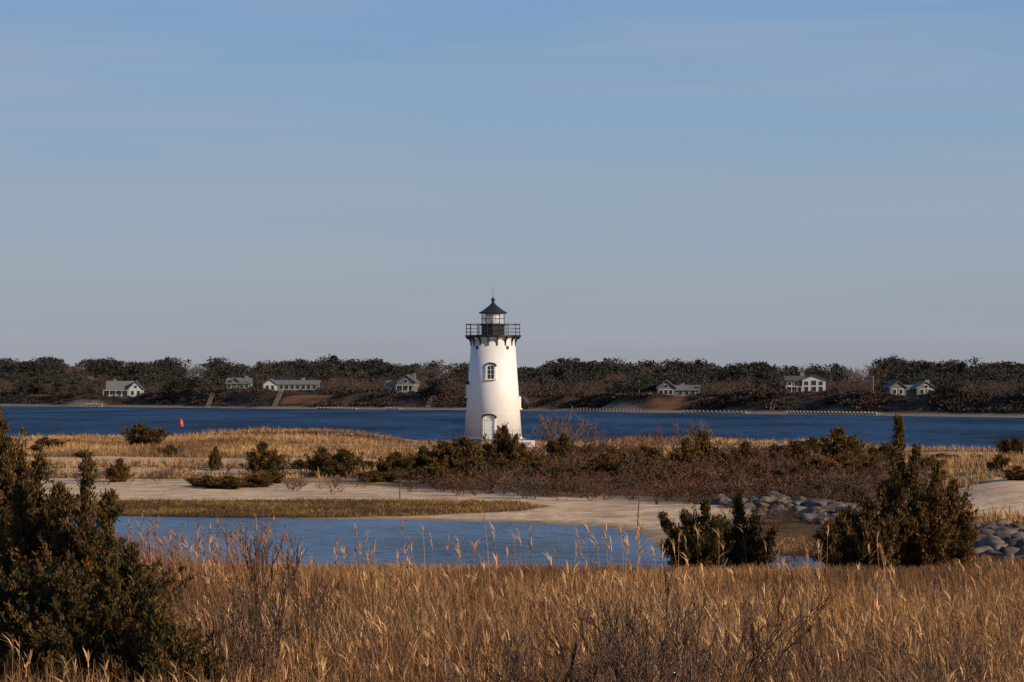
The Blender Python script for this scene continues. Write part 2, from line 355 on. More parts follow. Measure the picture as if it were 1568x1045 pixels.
# ------------------------------------------------------------ cedars
def cedar(spires, lsz, seed, dens=1., cl=8, bronze=.5):
    rg = np.random.default_rng(seed); segs = []; O = []; E = []; DR = []; NC = []
    for (sx, sy, H, Rd) in spires:
        p = np.array([sx*.55, sy*.55, -.1]); top = np.array([sx, sy, H]); m = 8; pts = []
        for i in range(m+1):
            t = i/m; q = p*(1-t)+top*t; q[:2] += rg.normal(0, .03*H/3, 2)*(0 if i in (0, m) else 1); pts.append(q)
        r0 = .016*H+.015
        for i in range(m): segs.append((*pts[i], *pts[i+1], r0*(1-i/m)+.008, r0*(1-(i+1)/m)+.008))
        nb = int((60+40*H*Rd/(lsz/.12))*dens)
        ph = rg.random()*6.28
        for b in range(nb):
            t = rg.random()**.9*.97+.02; a = rg.random()*6.283
            i = min(int(t*m), m-1); o = pts[i]*(1-(t*m-i))+pts[i+1]*(t*m-i)
            prof = (1-t)**.8*(.55+.45*min(1, t*6+.3))
            lump = .58+.46*math.sin(a*2.3+ph+t*11)+.40*math.sin(a*3.7+t*21+ph*2)
            Lb = Rd*prof*max(.20, lump)*rg.choice([.55, .8, 1., 1.2, 1.55])*rg.uniform(.85, 1.15)+.04*H/4
            dr = norm(np.array([math.cos(a), math.sin(a), .4+.8*t+rg.normal(0, .28)]))
            e = o+dr*Lb+np.array([0, 0, .2*Lb])
            if Lb > lsz*2: segs.append((*o, *e, .012+.006*Lb, .004))
            O.append(o); E.append(e); DR.append(dr); NC.append(max(2, int(Lb/(lsz*.6))))
    O = np.array(O); E = np.array(E); DR = np.array(DR); ci = np.repeat(np.arange(len(O)), NC); nC = len(ci)
    s_ = rg.uniform(.22, 1.0, nC)**.85
    q = O[ci]*(1-s_[:, None])+E[ci]*s_[:, None]+rg.normal(0, lsz*.38, (nC, 3))
    bbr = rg.normal(0, .16, len(O)); cbr = rg.normal(0, .16, nC)+bbr[ci]
    li = np.repeat(np.arange(nC), cl); n = len(li)
    P = q[li]+rg.normal(0, lsz*.32, (n, 3)); D = norm(DR[ci][li]*.6+np.array([0, 0, .8])+rg.normal(0, .45, (n, 3))); T = (s_[li]*(.6+.4*rg.random(n)))[:, None]; B_ = cbr[li][:, None]
    k = P[:, 2] > .0; P, D, T, B_ = P[k], D[k], T[k], B_[k]; n = len(P)
    grn = np.array([[.036, .040, .014]]); brz = np.array([[.19, .088, .027]])
    f = np.clip(bronze*T+B_+.12*rg.normal(size=(n, 1)), 0, 1)
    C = np.clip((grn*(1-f)+brz*f)*(1+.28*rg.normal(size=(n, 1))), .01, .5)
    A = Acc(); A.add(*leaves(P, D, lsz*rg.uniform(.6, 1.5, n), lsz*rg.uniform(.10, .23, n), C, rg)); A.add(*tubes(segs, (.10, .065, .045), rg))
    return A.arr()
def spire_px(lst, d):
    px0 = lst[0][0]; x0 = (px0-CX)/F*d; z0 = th(x0, d); out = []
    for (px, yt, r) in lst:
        x = (px-CX)/F*d-x0; H = CH-(yt-HY)/F*d-z0
        out.append((x, random.uniform(-.5, .5)*r, H, r))
    return out, (x0, d, z0)
def put_cedar(name, lst, d, lsz, seed, dens=1., bronze=.5, cl=8):
    sp, loc = spire_px(lst, d)
    return obj(name, mk(name, *cedar(sp, lsz, seed, dens, cl, bronze), M_fol), loc)
put_cedar('eastern_redcedar_tree', [(-8, 600, 1.2), (-60, 640, 1.4), (28, 695, .95), (8, 640, .8)], 46, .08, 11, 1.25, .62)
put_cedar('eastern_redcedar_tree', [(60, 702, .85), (95, 745, .9), (40, 745, 1.2), (75, 790, 1.2)], 44, .08, 12, 1.25, .6)
put_cedar('eastern_redcedar_tree', [(138, 695, .7), (168, 758, .8), (112, 758, .9), (150, 820, 1.3)], 43, .08, 13, 1.25, .7)
put_cedar('eastern_redcedar_tree', [(205, 835, .95), (224, 890, .9), (172, 820, .9), (100, 880, 1.3), (30, 900, 1.4), (-30, 880, 1.2)], 40, .075, 14, 1.25, .5)
put_cedar('juniper_bush', [(294, 978, .55), (265, 960, .6), (316, 1004, .4), (238, 925, .7)], 39, .075, 15, 1.4, .4)
put_cedar('eastern_redcedar_tree', [(1376, 641, .62), (1402, 686, .5), (1350, 742, 1.1), (1368, 690, .5)], 82, .115, 21, 1.5, .85)
put_cedar('eastern_redcedar_tree', [(1430, 710, .95), (1462, 742, 1.0), (1408, 775, 1.2), (1484, 790, .8)], 81, .115, 22, 1.4, .95)
put_cedar('eastern_redcedar_tree', [(1298, 785, 1.0), (1270, 802, .85), (1330, 775, 1.1), (1365, 800, 1.2)], 80, .115, 23, 1.3, .6)
put_cedar('juniper_bush', [(1078, 767, .75), (1048, 785, .75), (1014, 788, .6), (1100, 795, .7)], 84, .115, 24, 1.3, .5)
put_cedar('juniper_bush', [(1130, 762, .7), (1158, 788, .65), (1184, 812, .5), (1110, 805, .8)], 85, .115, 25, 1.3, .5)

protos = []
for i in range(6):
    rg = np.random.default_rng(100+i)
    sp = [(0, 0, 1., .42)]+[(rg.uniform(-.65, .65), rg.uniform(-.4, .4), rg.uniform(.45, .85), rg.uniform(.3, .45)) for _ in range(3+i % 2)]
    V, Qd, C = cedar([(a*2, b*2, c*2, e*2.5) for a, b, c, e in sp], .17, 200+i, 1.5, 8, .75)
    protos.append(mk('juniper_bush_mesh', V, Qd, C, M_fol))
JB = [(212,685,66,32),(70,690,44,18),(55,694,25,12),(183,738,36,32),(262,700,36,17),(330,720,20,32),(318,745,50,16),(350,748,70,18),(390,746,50,18),(403,728,56,46),(420,740,40,20),(495,728,56,38),(527,730,66,38),(552,722,30,18),(608,732,50,36),(585,716,24,12),(648,728,46,40),(680,730,70,48),(713,730,76,54),(745,724,50,40),(772,724,50,64),(800,724,46,40),(730,738,80,34),(665,740,60,28),(865,715,42,46),(845,722,30,26),(925,742,66,42),(905,735,30,26),(1050,730,50,52),(1078,728,60,60),(1110,735,50,38),(1215,722,60,42),(1250,735,60,30),(1285,705,66,44),(1310,722,50,32),(1335,735,56,32),(1440,705,40,10),(1553,698,34,26),(1530,722,28,24),(1558,735,50,20),(1500,705,24,8),(1160,740,50,28),(1355,712,40,30),(1180,762,60,22),(1250,764,80,20),(1300,768,70,22),(700,742,50,16),(640,735,60,16),(880,745,70,26),(960,735,56,38),(460,718,30,14),(130,700,30,10),(15,700,30,10),(1215,700,34,22),(1245,698,40,26),(1000,730,56,40),(985,716,40,30),(1140,722,50,40),(1185,712,40,28),(820,735,66,32),(770,738,76,32),(570,738,60,16),(1420,722,50,20),(1290,735,66,34),(1030,745,60,30),(1120,750,60,28),(850,742,50,26),(1215,745,60,28),(940,720,40,30)]
for i, (px, pb, w, h) in enumerate(JB):
    X, Y, Z = place(px, pb); me = protos[i % 6]; o = obj('juniper_bush', me, (X, Y, Z-.05))
    hm = h/F*Y; wm = w/F*Y
    o.scale = (wm/2.4, wm/2.4, hm/1.95); o.rotation_euler[2] = random.choice([0, 3.14])+random.uniform(-.4, .4)

def bareshrub(seed, H, stems, depth, minr, col, r0, nch=2, spread=.55, up=.25, tube=True):
    rg = np.random.default_rng(seed); segs = []
    for s_ in range(stems):
        a = rg.random()*6.28; p = np.array([math.cos(a), math.sin(a), 0])*rg.random()*H*.18
        dd = norm(np.array([math.cos(a)*.55, math.sin(a)*.55, 1.])+rg.normal(0, .15, 3))
        grow(segs, p, dd, H*rg.uniform(.3, .42), r0, depth, nch, spread, up, rg, minr)
    return (tubes if tube else ribs)(segs, col, rg, .25)
bp_ = [bareshrub(300+i, 1.5, 7, 3, .011, [(.105, .058, .038), (.085, .058, .040), (.125, .066, .040), (.085, .062, .045)][i % 4], .022, 2, .6, .2, False) for i in range(6)]
def inst(acc, pr, x, y, z, sx, sz, a, tint=1.):
    V, Qd, C = pr; c, s_ = math.cos(a), math.sin(a)
    W = np.stack([(V[:, 0]*c-V[:, 1]*s_)*sx+x, (V[:, 0]*s_+V[:, 1]*c)*sx+y, V[:, 2]*sz+z], -1)
    acc.add(W, Qd, np.clip(C*tint, 0, 1))
def scatter_poly(poly, n):
    P = np.array(poly); x = R.uniform(P[:, 0].min(), P[:, 0].max(), n*4); y = R.uniform(P[:, 1].min(), P[:, 1].max(), n*4)
    k = polysdf(poly, x, y) < 0; return x[k][:n], y[k][:n]
acc = Acc()
BR = [img2w(a, b, .6) for a, b in [(640,746),(800,722),(870,706),(1000,702),(1200,708),(1340,726),(1440,742),(1330,772),(1120,767),(1000,763),(860,757),(700,752)]]
x, y = scatter_poly(BR, 700); z = terrain(x, y); gp = fbm(x/7+3, y/10)
for i in range(len(x)):
    if gp[i] > .62 and y[i] > 165: continue
    sc = R.uniform(.4, 1.0)*(.7+.6*vnoise(x[i]/5, y[i]/5)); red_ = vnoise(x[i]/8, y[i]/8)
    inst(acc, bp_[i % 6], x[i], y[i], z[i], sc*1.5, sc*R.uniform(.7, 1.1), R.random()*6.28, np.array([.7+.75*red_, .85+.25*red_, .95-.12*red_])*R.uniform(.8, 1.2))
BR2 = [img2w(a, b, .6) for a, b in [(0,735),(150,740),(430,750),(700,752),(700,720),(300,715),(0,712)]]
x, y = scatter_poly(BR2, 130); z = terrain(x, y)
for i in range(len(x)):
    sc = R.uniform(.25, .5); inst(acc, bp_[i % 6], x[i], y[i], z[i], sc*1.8, sc, R.random()*6.28, 1.1)
BR3 = [img2w(a, b, .3) for a, b in [(1110,778),(1320,790),(1480,806),(1480,845),(1290,850),(1180,845),(1110,835)]]
x, y = scatter_poly(BR3, 120); z = terrain(x, y)
for i in range(len(x)):
    sc = R.uniform(.2, .42); inst(acc, bp_[i % 6], x[i], y[i], z[i], sc*1.5, sc, R.random()*6.28, np.array([1., .9, .8]))
obj('shrub_thicket', mk('shrub_thicket', *acc.arr(), M_twig))
for j, (px, pb, w, h, c) in enumerate([(880,708,95,84,(.14,.092,.07)),(845,702,50,58,(.14,.092,.07)),(1065,706,90,66,(.13,.09,.07)),(1010,712,60,60,(.14,.078,.055)),(1130,716,60,50,(.13,.085,.06)),(1185,730,50,50,(.13,.08,.06)),(910,712,50,54,(.13,.09,.07)),(955,716,60,44,(.14,.078,.055)),(820,716,40,40,(.13,.08,.065))]):
    X, Y, Z = place(px, pb); H = h/F*Y
    V, Qd, C = bareshrub(400+j, 1.0, 6, 4, .0056, c, .017, 2, .5, .25, True)
    obj('bare_shore_tree', mk('bare_shore_tree', V*np.array([H*.95, H*.95, H*.9]), Qd, C, M_twig), (X, Y, Z))
for j, (px, yt, d, wsc) in enumerate([(1105, 855, 38, 1.0), (1030, 885, 37, .9), (380, 812, 41, .7), (1165, 920, 36, .8), (450, 878, 40, .6), (930, 945, 35, 1.1), (860, 960, 34, 1.1), (985, 950, 33, 1.1), (320, 860, 40, .7), (1270, 975, 35, .8), (1500, 925, 38, .7), (640, 960, 36, .7), (1400, 960, 36, .7), (740, 940, 38, .6)]):
    X = (px-CX)/F*d; Z = th(X, d); H = (CH-(yt-HY)/F*d-Z)
    V, Qd, C = bareshrub(500+j, 1.0, 5, 4, .0030, (.085, .050, .036) if j < 5 else (.12, .074, .052), .010, 2, .5, .28, True)
    zx = V[:, 2].max()
    obj('bare_shrub', mk('bare_shrub', V*np.array([H*wsc, H*wsc, H])/zx, Qd, C, M_twig), (X, d, Z))

# ------------------------------------------------------------ rocks
rocks = []
for i in range(6):
    rg = np.random.default_rng(600+i)
    bm = bmesh.new(); bmesh.ops.create_icosphere(bm, subdivisions=3, radius=1)
    pl = [(norm(rg.normal(size=3)), rg.uniform(.5, .8)) for _ in range(11)]
    for v in bm.verts:
        c = np.array(v.co)
        for nrm, dd in pl:
            e = c@nrm-dd
            if e > 0: c = c-nrm*e*.95
        c = c*(1+.05*math.sin(c[0]*5+i)+.04*math.sin(c[2]*9+c[1]*6)); v.co = c
    V = np.array([v.co[:] for v in bm.verts]); T = np.array([[v.index for v in f.verts] for f in bm.faces]); bm.free(); rocks.append((V, T))
def rockline(name, path, n, w, smin, smax, hmax):
    A = Acc(); P = np.array(path)
    for i in range(n):
        t = R.random()*(len(P)-1); j = min(int(t), len(P)-2); q = P[j]*(1-(t-j))+P[j+1]*(t-j)
        dv = norm(P[j+1]-P[j]); nv = np.array([-dv[1], dv[0]]); o = R.normal(0, .55)*w
        x, y = q+nv*o; hz = hmax*max(0, 1-abs(o)/w/1.2)
        sc = smin+(smax-smin)*R.random()**2; V, T = rocks[i % 6]
        M = np.array(Quaternion(Vector((0, 0, 1)), R.random()*6.28).to_matrix())@np.array(Quaternion(Vector(rdir(1)[0]), R.uniform(-.5, .5)).to_matrix())
        W = (V*np.array([1.35, .95, .62])*sc)@M.T+np.array([x, y, th(x, y)+hz*R.uniform(.3, 1)])
        A.add(W, T, np.repeat([[1., 1, 1]], len(W), 0))
    return obj(name, mk(name, *A.arr(), M_rock, False))
rockline('rock_jetty', [img2w(1150, 766, .5), img2w(1235, 776, .5), img2w(1330, 794, .5), img2w(1480, 816, .5), img2w(1580, 842, .4), img2w(1680, 864, .4)], 520, 1.9, .14, .66, .55)
rockline('rock_jetty', [img2w(1480, 798, .5), img2w(1600, 815, .5)], 50, .8, .2, .45, .4)

# ------------------------------------------------------------ primitives with parenting
def pm(name, V, Fc, mat, parent, loc=(0, 0, 0), rz=0, smooth=False):
    me = bpy.data.meshes.new(name); me.from_pydata([tuple(v) for v in V], [], Fc); me.update()
    if smooth: me.polygons.foreach_set('use_smooth', np.array([len(p.vertices) == 4 for p in me.polygons], bool))
    me.materials.append(mat); o = bpy.data.objects.new(name, me); scene.collection.objects.link(o); o.parent = parent; o.location = loc; o.rotation_euler[2] = rz
    return o
def boxV(x0, x1, y0, y1, z0, z1):
    return [(x0, y0, z0), (x1, y0, z0), (x1, y1, z0), (x0, y1, z0), (x0, y0, z1), (x1, y0, z1), (x1, y1, z1), (x0, y1, z1)]
BF = [(0, 3, 2, 1), (4, 5, 6, 7), (0, 1, 5, 4), (1, 2, 6, 5), (2, 3, 7, 6), (3, 0, 4, 7)]
def boxes(name, bl, mat, parent, loc=(0, 0, 0), rz=0):
    V = []; Fc = []
    for b in bl:
        o = len(V); V += boxV(*b); Fc += [tuple(i+o for i in f) for f in BF]
    return pm(name, V, Fc, mat, parent, loc, rz)
def lathe(name, prof, seg, mat, parent, loc=(0, 0, 0), smooth=False, rz=0):
    V = []; Fc = []
    for (r, z) in prof:
        for i in range(seg):
            a = 2*math.pi*i/seg; V.append((r*math.cos(a), r*math.sin(a), z))
    for j in range(len(prof)-1):
        for i in range(seg):
            k = (i+1) % seg; Fc.append((j*seg+i, j*seg+k, (j+1)*seg+k, (j+1)*seg+i))
    Fc.append(tuple(range(seg))[::-1]); Fc.append(tuple((len(prof)-1)*seg+i for i in range(seg)))
    return pm(name, V, Fc, mat, parent, loc, rz, smooth)
def tubepart(name, segs, mat, parent, k=6, loc=(0, 0, 0)):
    V, Qd, C = tubes(segs, (1, 1, 1), R, 0, k); me = mk(name, V, Qd, None, mat); o = bpy.data.objects.new(name, me); scene.collection.objects.link(o); o.parent = parent; o.location = loc; return o
def ring(r, z, rad, n=48):
    return [(r*math.cos(2*math.pi*i/n), r*math.sin(2*math.pi*i/n), z, r*math.cos(2*math.pi*(i+1)/n), r*math.sin(2*math.pi*(i+1)/n), z, rad, rad) for i in range(n)]

# ------------------------------------------------------------ lighthouse
LH = empty('lighthouse', (LX, LY, 1.0))
rt = lambda z: 2.88-.70*(z/10.07)
lathe('tower', [(rt(.1), .1), (rt(5), 5.), (rt(9.93), 9.93)], 128, M_white, LH, smooth=True)
lathe('tower_plinth', [(2.97, 0), (2.97, .10), (2.90, .13)], 96, M_white, LH)
lathe('tower_cornice', [(rt(9.9)-.02, 9.86), (rt(9.9)+.08, 9.90), (rt(9.9)+.10, 9.98), (rt(10)+.2, 10.055)], 96, M_white, LH)
for i, zz in enumerate((2.5, 5.0, 7.5)): lathe('plate_seam_%d' % i, [(rt(zz)-.02, zz-.012), (rt(zz)+.006, zz-.01), (rt(zz)+.006, zz+.01), (rt(zz)-.02, zz+.012)], 96, M_white, LH)
lathe('gallery_deck', [(2.35, 10.06), (2.78, 10.14), (2.82, 10.16), (2.82, 10.30), (2.74, 10.32)], 64, M_black, LH)
V = []; Fc = []
nb = 16
for i in range(nb):
    a = 2*math.pi*(i+.5)/nb; ca, sa = math.cos(a), math.sin(a); o = len(V)
    pr = [(rt(9.2)-.02, 9.25), (rt(9.2)+.07, 9.25), (rt(9.4)+.10, 9.6), (rt(9.4)+.25, 9.88), (2.74, 10.0), (2.76, 10.13), (rt(10)-.02, 10.13)]
    for sgn in (-.045, .045):
        for (r, zz) in pr: V.append((r*ca-sgn*sa, r*sa+sgn*ca, zz))
    m = len(pr); Fc.append(tuple(range(o, o+m))[::-1]); Fc.append(tuple(range(o+m, o+2*m)))
    for k in range(m): Fc.append((o+k, o+(k+1) % m, o+m+(k+1) % m, o+m+k))
pm('gallery_brackets', V, Fc, M_black, LH)
segs = []
for i in range(16):
    a = 2*math.pi*(i+.5)/16; segs.append((2.72*math.cos(a), 2.72*math.sin(a), 10.3, 2.72*math.cos(a), 2.72*math.sin(a), 11.5, .04, .035))
for zz, rr_ in ((10.62, .022), (10.98, .022), (11.38, .035)): segs += ring(2.72, zz, rr_)
tubepart('gallery_railing', segs, M_black, LH)
lathe('watch_room', [(1.22, 10.31), (1.22, 11.30), (1.42, 11.34), (1.42, 11.42), (1.25, 11.43)], 10, M_black, LH, rz=.3)
segs = []
for i in range(10):
    a = 2*math.pi*i/10+.3; segs.append((1.4*math.cos(a), 1.4*math.sin(a), 10.3, 1.4*math.cos(a), 1.4*math.sin(a), 11.4, .02, .02))
tubepart('watch_room_ribs', segs, M_black, LH)
mgl, nt, b = nmat('lantern_glass'); b.inputs['Base Color'].default_value = (.75, .78, .8, 1); b.inputs['Roughness'].default_value = .15; b.inputs['Alpha'].default_value = .35
lathe('lantern_glass', [(1.14, 11.44), (1.14, 12.5)], 10, mgl, LH, rz=.3)
lathe('lantern_lens', [(.35, 11.44), (.72, 11.5), (.80, 11.8), (.80, 12.2), (.7, 12.45), (.35, 12.5)], 20, simple('lens_white', (.6, .6, .57), .3, .05), LH, smooth=True)
segs = []
for i in range(10):
    a = 2*math.pi*i/10+.3; segs.append((1.17*math.cos(a), 1.17*math.sin(a), 11.43, 1.17*math.cos(a), 1.17*math.sin(a), 12.52, .035, .035))
segs += [(q[0], q[1], q[2], q[3], q[4], q[5], .025, .025) for q in ring(1.17, 11.98, .02, 20)]
tubepart('lantern_mullions', segs, M_black, LH)
lathe('lantern_roof', [(1.22, 12.47), (1.40, 12.50), (1.42, 12.60), (1.25, 12.68), (.80, 12.98), (.42, 13.28), (.20, 13.50), (.13, 13.62), (.10, 13.68)], 20, M_black, LH)
lathe('ventilator_ball', [(.06, 13.62)]+[(.20*math.sin(math.pi*i/10)+.01, 13.86-.20*math.cos(math.pi*i/10)) for i in range(1, 10)]+[(.03, 14.1)], 16, M_black, LH, smooth=True)
tubepart('lightning_rod', [(0, 0, 14.05, 0, 0, 15.2, .022, .014)], M_black, LH)
def arch_pts(w, h, n=10):
    return [(-w/2, 0)]+[(-w/2*math.cos(math.pi*i/n), h-w*.28+w*.28*math.sin(math.pi*i/n)) for i in range(n+1)]+[(w/2, 0)]
def prism(name, pts, y0, y1, mat, parent, hole=None, rz=0):
    n = len(pts); V = [(x, y0, z) for x, z in pts]+[(x, y1, z) for x, z in pts]
    if hole is None:
        Fc = [tuple(range(n)), tuple(range(2*n-1, n-1, -1))]+[(i, i+n, (i+1) % n+n, (i+1) % n) for i in range(n)]
    else:
        V += [(x, y0, z) for x, z in hole]+[(x, y1, z) for x, z in hole]; Fc = []
        for i in range(n-1):
            Fc += [(i, i+1, 2*n+i+1, 2*n+i), (i, i+n, i+1+n, i+1), (2*n+i, 2*n+i+1, 3*n+i+1, 3*n+i)]
    return pm(name, V, Fc, mat, parent, (0, 0, 0), rz)
def opening(nm, ang, z0, w, h, door=False):
    r = rt(z0)*1.0; e = math.radians(ang)
    def sh(pts, dz=0): return [(x, z+z0+dz) for x, z in pts]
    o_ = arch_pts(w+.34, h+.17); i_ = arch_pts(w, h)
    prism(nm+'_surround', sh(o_), -(r+.10), -(r-.35), M_white, LH, sh(i_), e)
    ho = arch_pts(w+.54, h+.32); hi = arch_pts(w+.36, h+.175)
    prism(nm+'_hood', sh(ho[1:-1]), -(r+.20), -(r-.30), M_black, LH, sh(hi[1:-1]), e)
    if door:
        prism(nm+'_leaf', sh(i_), -(r+.03), -(r-.3), M_white, LH, None, e)
        boxes(nm+'_seams', [(-w/2, -w/2+.035, -(r+.04), -(r+.02), z0, z0+h-.2), (w/2-.035, w/2, -(r+.04), -(r+.02), z0, z0+h-.2), (-w/2+.035, w/2-.035, -(r+.04), -(r+.02), z0+h-.34, z0+h-.31), (w/2-.16, w/2-.11, -(r+.09), -(r+.03), z0+1.0, z0+1.08)], M_black, LH, rz=e)
    else:
        prism(nm+'_glass', sh(i_), -(r+.02), -(r-.3), M_glassd, LH, None, e)
        boxes(nm+'_bars', [(-.02, .02, -(r+.05), -(r+.021), z0, z0+h-.02)]+[(-w/2+.001, -.021, -(r+.045), -(r+.021), z0+h*k-.015, z0+h*k+.015) for k in (.35, .68)]+[(.021, w/2-.001, -(r+.045), -(r+.021), z0+h*k-.015, z0+h*k+.015) for k in (.35, .68)], M_white, LH, rz=e)
        boxes(nm+'_sill', [(-w/2-.25, w/2+.25, -(r+.22), -(r-.3), z0-.12, z0-.002)], M_white, LH, rz=e)
opening('window', -5, 5.95, .66, 1.30)
opening('side_window', -84, 4.2, .66, 1.30)
opening('rear_window', 105, 3.0, .66, 1.3)
opening('door', -7, .13, .95, 2.05, True)
for i, a in enumerate((-44, 40, 120, 200)):
    e = math.radians(a); r = rt(9.0)
    prism('porthole_%d' % i, [(.17*math.cos(t*math.pi/8), 9.05+.19*math.sin(t*math.pi/8)) for t in range(16)], -(r+.035), -(r-.2), M_black, LH, None, e)
PLX = -.45
lathe('granite_platform', [(3.75, -1.0), (3.72, -.14), (3.80, -.13), (3.80, -.0)], 10, M_gran, LH, (PLX, 0, 0), rz=.15)
segs = []
for i in range(20):
    a = 2*math.pi*i/20+.1
    segs.append((PLX+3.6*math.cos(a), 3.6*math.sin(a), 0, PLX+3.6*math.cos(a), 3.6*math.sin(a), .9, .014, .014))
for zz in (.45, .88): segs += [(q[0]+PLX, q[1], q[2], q[3]+PLX, q[4], q[5], .010, .010) for q in ring(3.6, zz, .01, 40)]
tubepart('platform_railing', segs, M_black, LH, 5)
X, Y, Z = place(806, 692); S = empty('information_sign', (X, Y, Z+.15), .1)
boxes('posts', [(-.55, -.47, -.04, .04, -.4, .62), (.47, .55, -.04, .04, -.4, .62)], M_wood, S)
boxes('board', [(-.7, .7, -.09, -.042, .25, .78)], simple('white_sign_board', (.7, .68, .68), .5, .05), S)
boxes('panel', [(-.42, .42, -.1, -.092, .36, .66)], M_signp, S)
for (px, pb, h) in [(425, 680, 24), (434, 674, 17), (976, 812, 58), (612, 764, 26)]:
    X, Y, Z = place(px, pb); H = h/F*Y; o = empty('wooden_stake', (X, Y, Z)); tubepart('stake', [(0, 0, -.2, .02*H, 0, H*.5, .04, .032), (.02*H, 0, H*.5, .05*H, 0, H, .032, .02)], M_dwood if px > 500 else M_woodp, o, 6)
X, Y, Z = place(630, 691); o = empty('boardwalk', (X, Y, Z+.02))
boxes('deck', [(-2.4, 2.0, -.6, .6, .22, .28)], M_wood, o); boxes('legs', [(x_-.05, x_+.05, y_-.05, y_+.05, -.4, .219) for x_ in (-2.2, -.7, .7, 1.8) for y_ in (-.5, .5)], M_dwood, o)
boxes('rail', [(x_-.03, x_+.03, .5, .58, .281, .46) for x_ in (-2.2, -1., .3, 1.8)]+[(-2.3, 1.95, .50, .58, .461, .50)], M_wood, o)
X, Y, Z = place(1175, 722); o = empty('driftwood_log', (X, Y, Z))
tubepart('log', [(-1.4, 0, .75, -.7, 0, .45, .05, .09), (-.7, 0, .45, .1, 0, .35, .09, .12), (.1, 0, .35, 1., .1, -.05, .12, .14), (-.1, 0, .36, -.3, .1, .9, .06, .03), (.1, 0, .3, .9, -.1, .5, .07, .03)], M_dwood, o, 7)
Bd = 22950/(653-595.); X = (277-CX)/F*Bd; o = empty('channel_buoy', (X, Bd, 0))
lathe('float', [(.25, -.4), (.45, -.3), (.46, .35), (.40, .42)], 16, M_red, o); lathe('nun_top', [(.40, .421), (.34, .8), (.16, 1.15), (.05, 1.25)], 16, M_red, o)
tubepart('lifting_ring', [(-.05, 0, 1.2, -.05, 0, 1.35, .02, .02), (-.05, 0, 1.35, .05, 0, 1.35, .02, .02), (.05, 0, 1.35, .05, 0, 1.2, .02, .02)], M_black, o)

# ------------------------------------------------------------ far houses
def gable(parent, nm, cx, cy, w, dp, h, rh, axis, wm, rm, z0=0):
    x0, x1, y0, y1 = cx-w/2, cx+w/2, cy-dp/2, cy+dp/2
    if axis == 'x':
        V = [(x0, y0, z0), (x0, y1, z0), (x0, y1, z0+h), (x0, cy, z0+h+rh), (x0, y0, z0+h)]; V += [(x1, b_, c_) for _, b_, c_ in V]
        ov = .35; sl = rh/(dp/2)
        RV = [(x0-ov, y0-ov, z0+h-ov*sl+.05), (x0-ov, cy, z0+h+rh+.05), (x0-ov, y1+ov, z0+h-ov*sl+.05)]; RV += [(x1+ov, b_, c_) for _, b_, c_ in RV]
    else:
        V = [(x0, y0, z0), (x1, y0, z0), (x1, y0, z0+h), (cx, y0, z0+h+rh), (x0, y0, z0+h)]; V += [(a_, y1, c_) for a_, _, c_ in V]
        ov = .35; sl = rh/(w/2)
        RV = [(x0-ov, y0-ov, z0+h-ov*sl+.05), (cx, y0-ov, z0+h+rh+.05), (x1+ov, y0-ov, z0+h-ov*sl+.05)]; RV += [(a_, y1+ov, c_) for a_, _, c_ in RV]
    Fc = [(0, 1, 2, 3, 4), (9, 8, 7, 6, 5)]+[(i, (i+1) % 5, (i+1) % 5+5, i+5) for i in range(5)]
    pm(nm+'_walls', V, Fc, wm, parent)
    RV += [(a_, b_, c_+.22) for a_, b_, c_ in RV]
    RF = [(0, 1, 4, 3), (1, 2, 5, 4), (6, 9, 10, 7), (7, 10, 11, 8), (0, 3, 9, 6), (2, 8, 11, 5), (0, 6, 7, 1), (1, 7, 8, 2), (3, 4, 10, 9), (4, 5, 11, 10)]
    pm(nm+'_roof', RV, RF, rm, parent)
def wins(parent, nm, lst, y):
    tr = []; gl = []
    for (x, z, w, h) in lst:
        tr.append((x-w/2-.15, x+w/2+.15, y-.06, y+.02, z-.15, z+h+.18)); gl.append((x-w/2, x+w/2, y-.10, y-.061, z, z+h))
    boxes(nm+'_trim', tr, M_trim, parent); boxes(nm+'_glass', gl, M_glassd, parent)
def chimney(p, x, y, z): boxes('chimney', [(x-.5, x+.5, y-.4, y+.4, 1, z)], M_gran, p)
def foundation(p, w, dp): boxes('foundation', [(-w/2, w/2, -dp/2+.3, dp/2, -2.5, .02)], M_gran, p)
o = empty('shingle_house', hA, .1)
gable(o, 'main', -1.2, 0, 8.5, 6, 2.8, 2.4, 'x', M_shing, M_roofl); gable(o, 'wing', 4.0, -.8, 4.6, 7, 2.8, 2.3, 'y', M_trim, M_roof)
wins(o, 'main', [(-4.2, .9, .9, 1.3), (-2.4, .9, 1.2, 1.3), (-.4, .9, 1.2, 1.3)], -3); wins(o, 'wing', [(3, .8, .9, 1.4), (5, .8, .9, 1.4), (4, 3.1, .8, .9)], -4.3); chimney(o, -3, 0.5, 6); foundation(o, 12, 6)
boxes('porch', [(-6.6, 1.5, -5, -3.05, .0, .2), (-6.6, 1.5, -5, -3.05, 2.3, 2.45)]+[(q, q+.15, -4.9, -4.75, .2, 2.3) for q in (-6.5, -4.5, -2.5, -.5, 1.3)], M_trim, o)
o = empty('shingle_house', hB, -.05)
gable(o, 'main', 0, 0, 7.5, 6, 1.9, 1.6, 'x', M_shing, M_roofl); gable(o, 'dormer', -1, -1.5, 2.2, 3, 2.6, .9, 'y', M_shing, M_roof)
wins(o, 'main', [(-2.8, .6, .9, 1.0), (1.2, .6, 1.0, 1.0), (2.8, .6, .9, 1.0)], -3.0); wins(o, 'dormer', [(-1, 1., 1., 1.)], -3.005); chimney(o, 2.2, 0, 4.4); foundation(o, 7.5, 6)
o = empty('long_shingle_house', hC, 0)
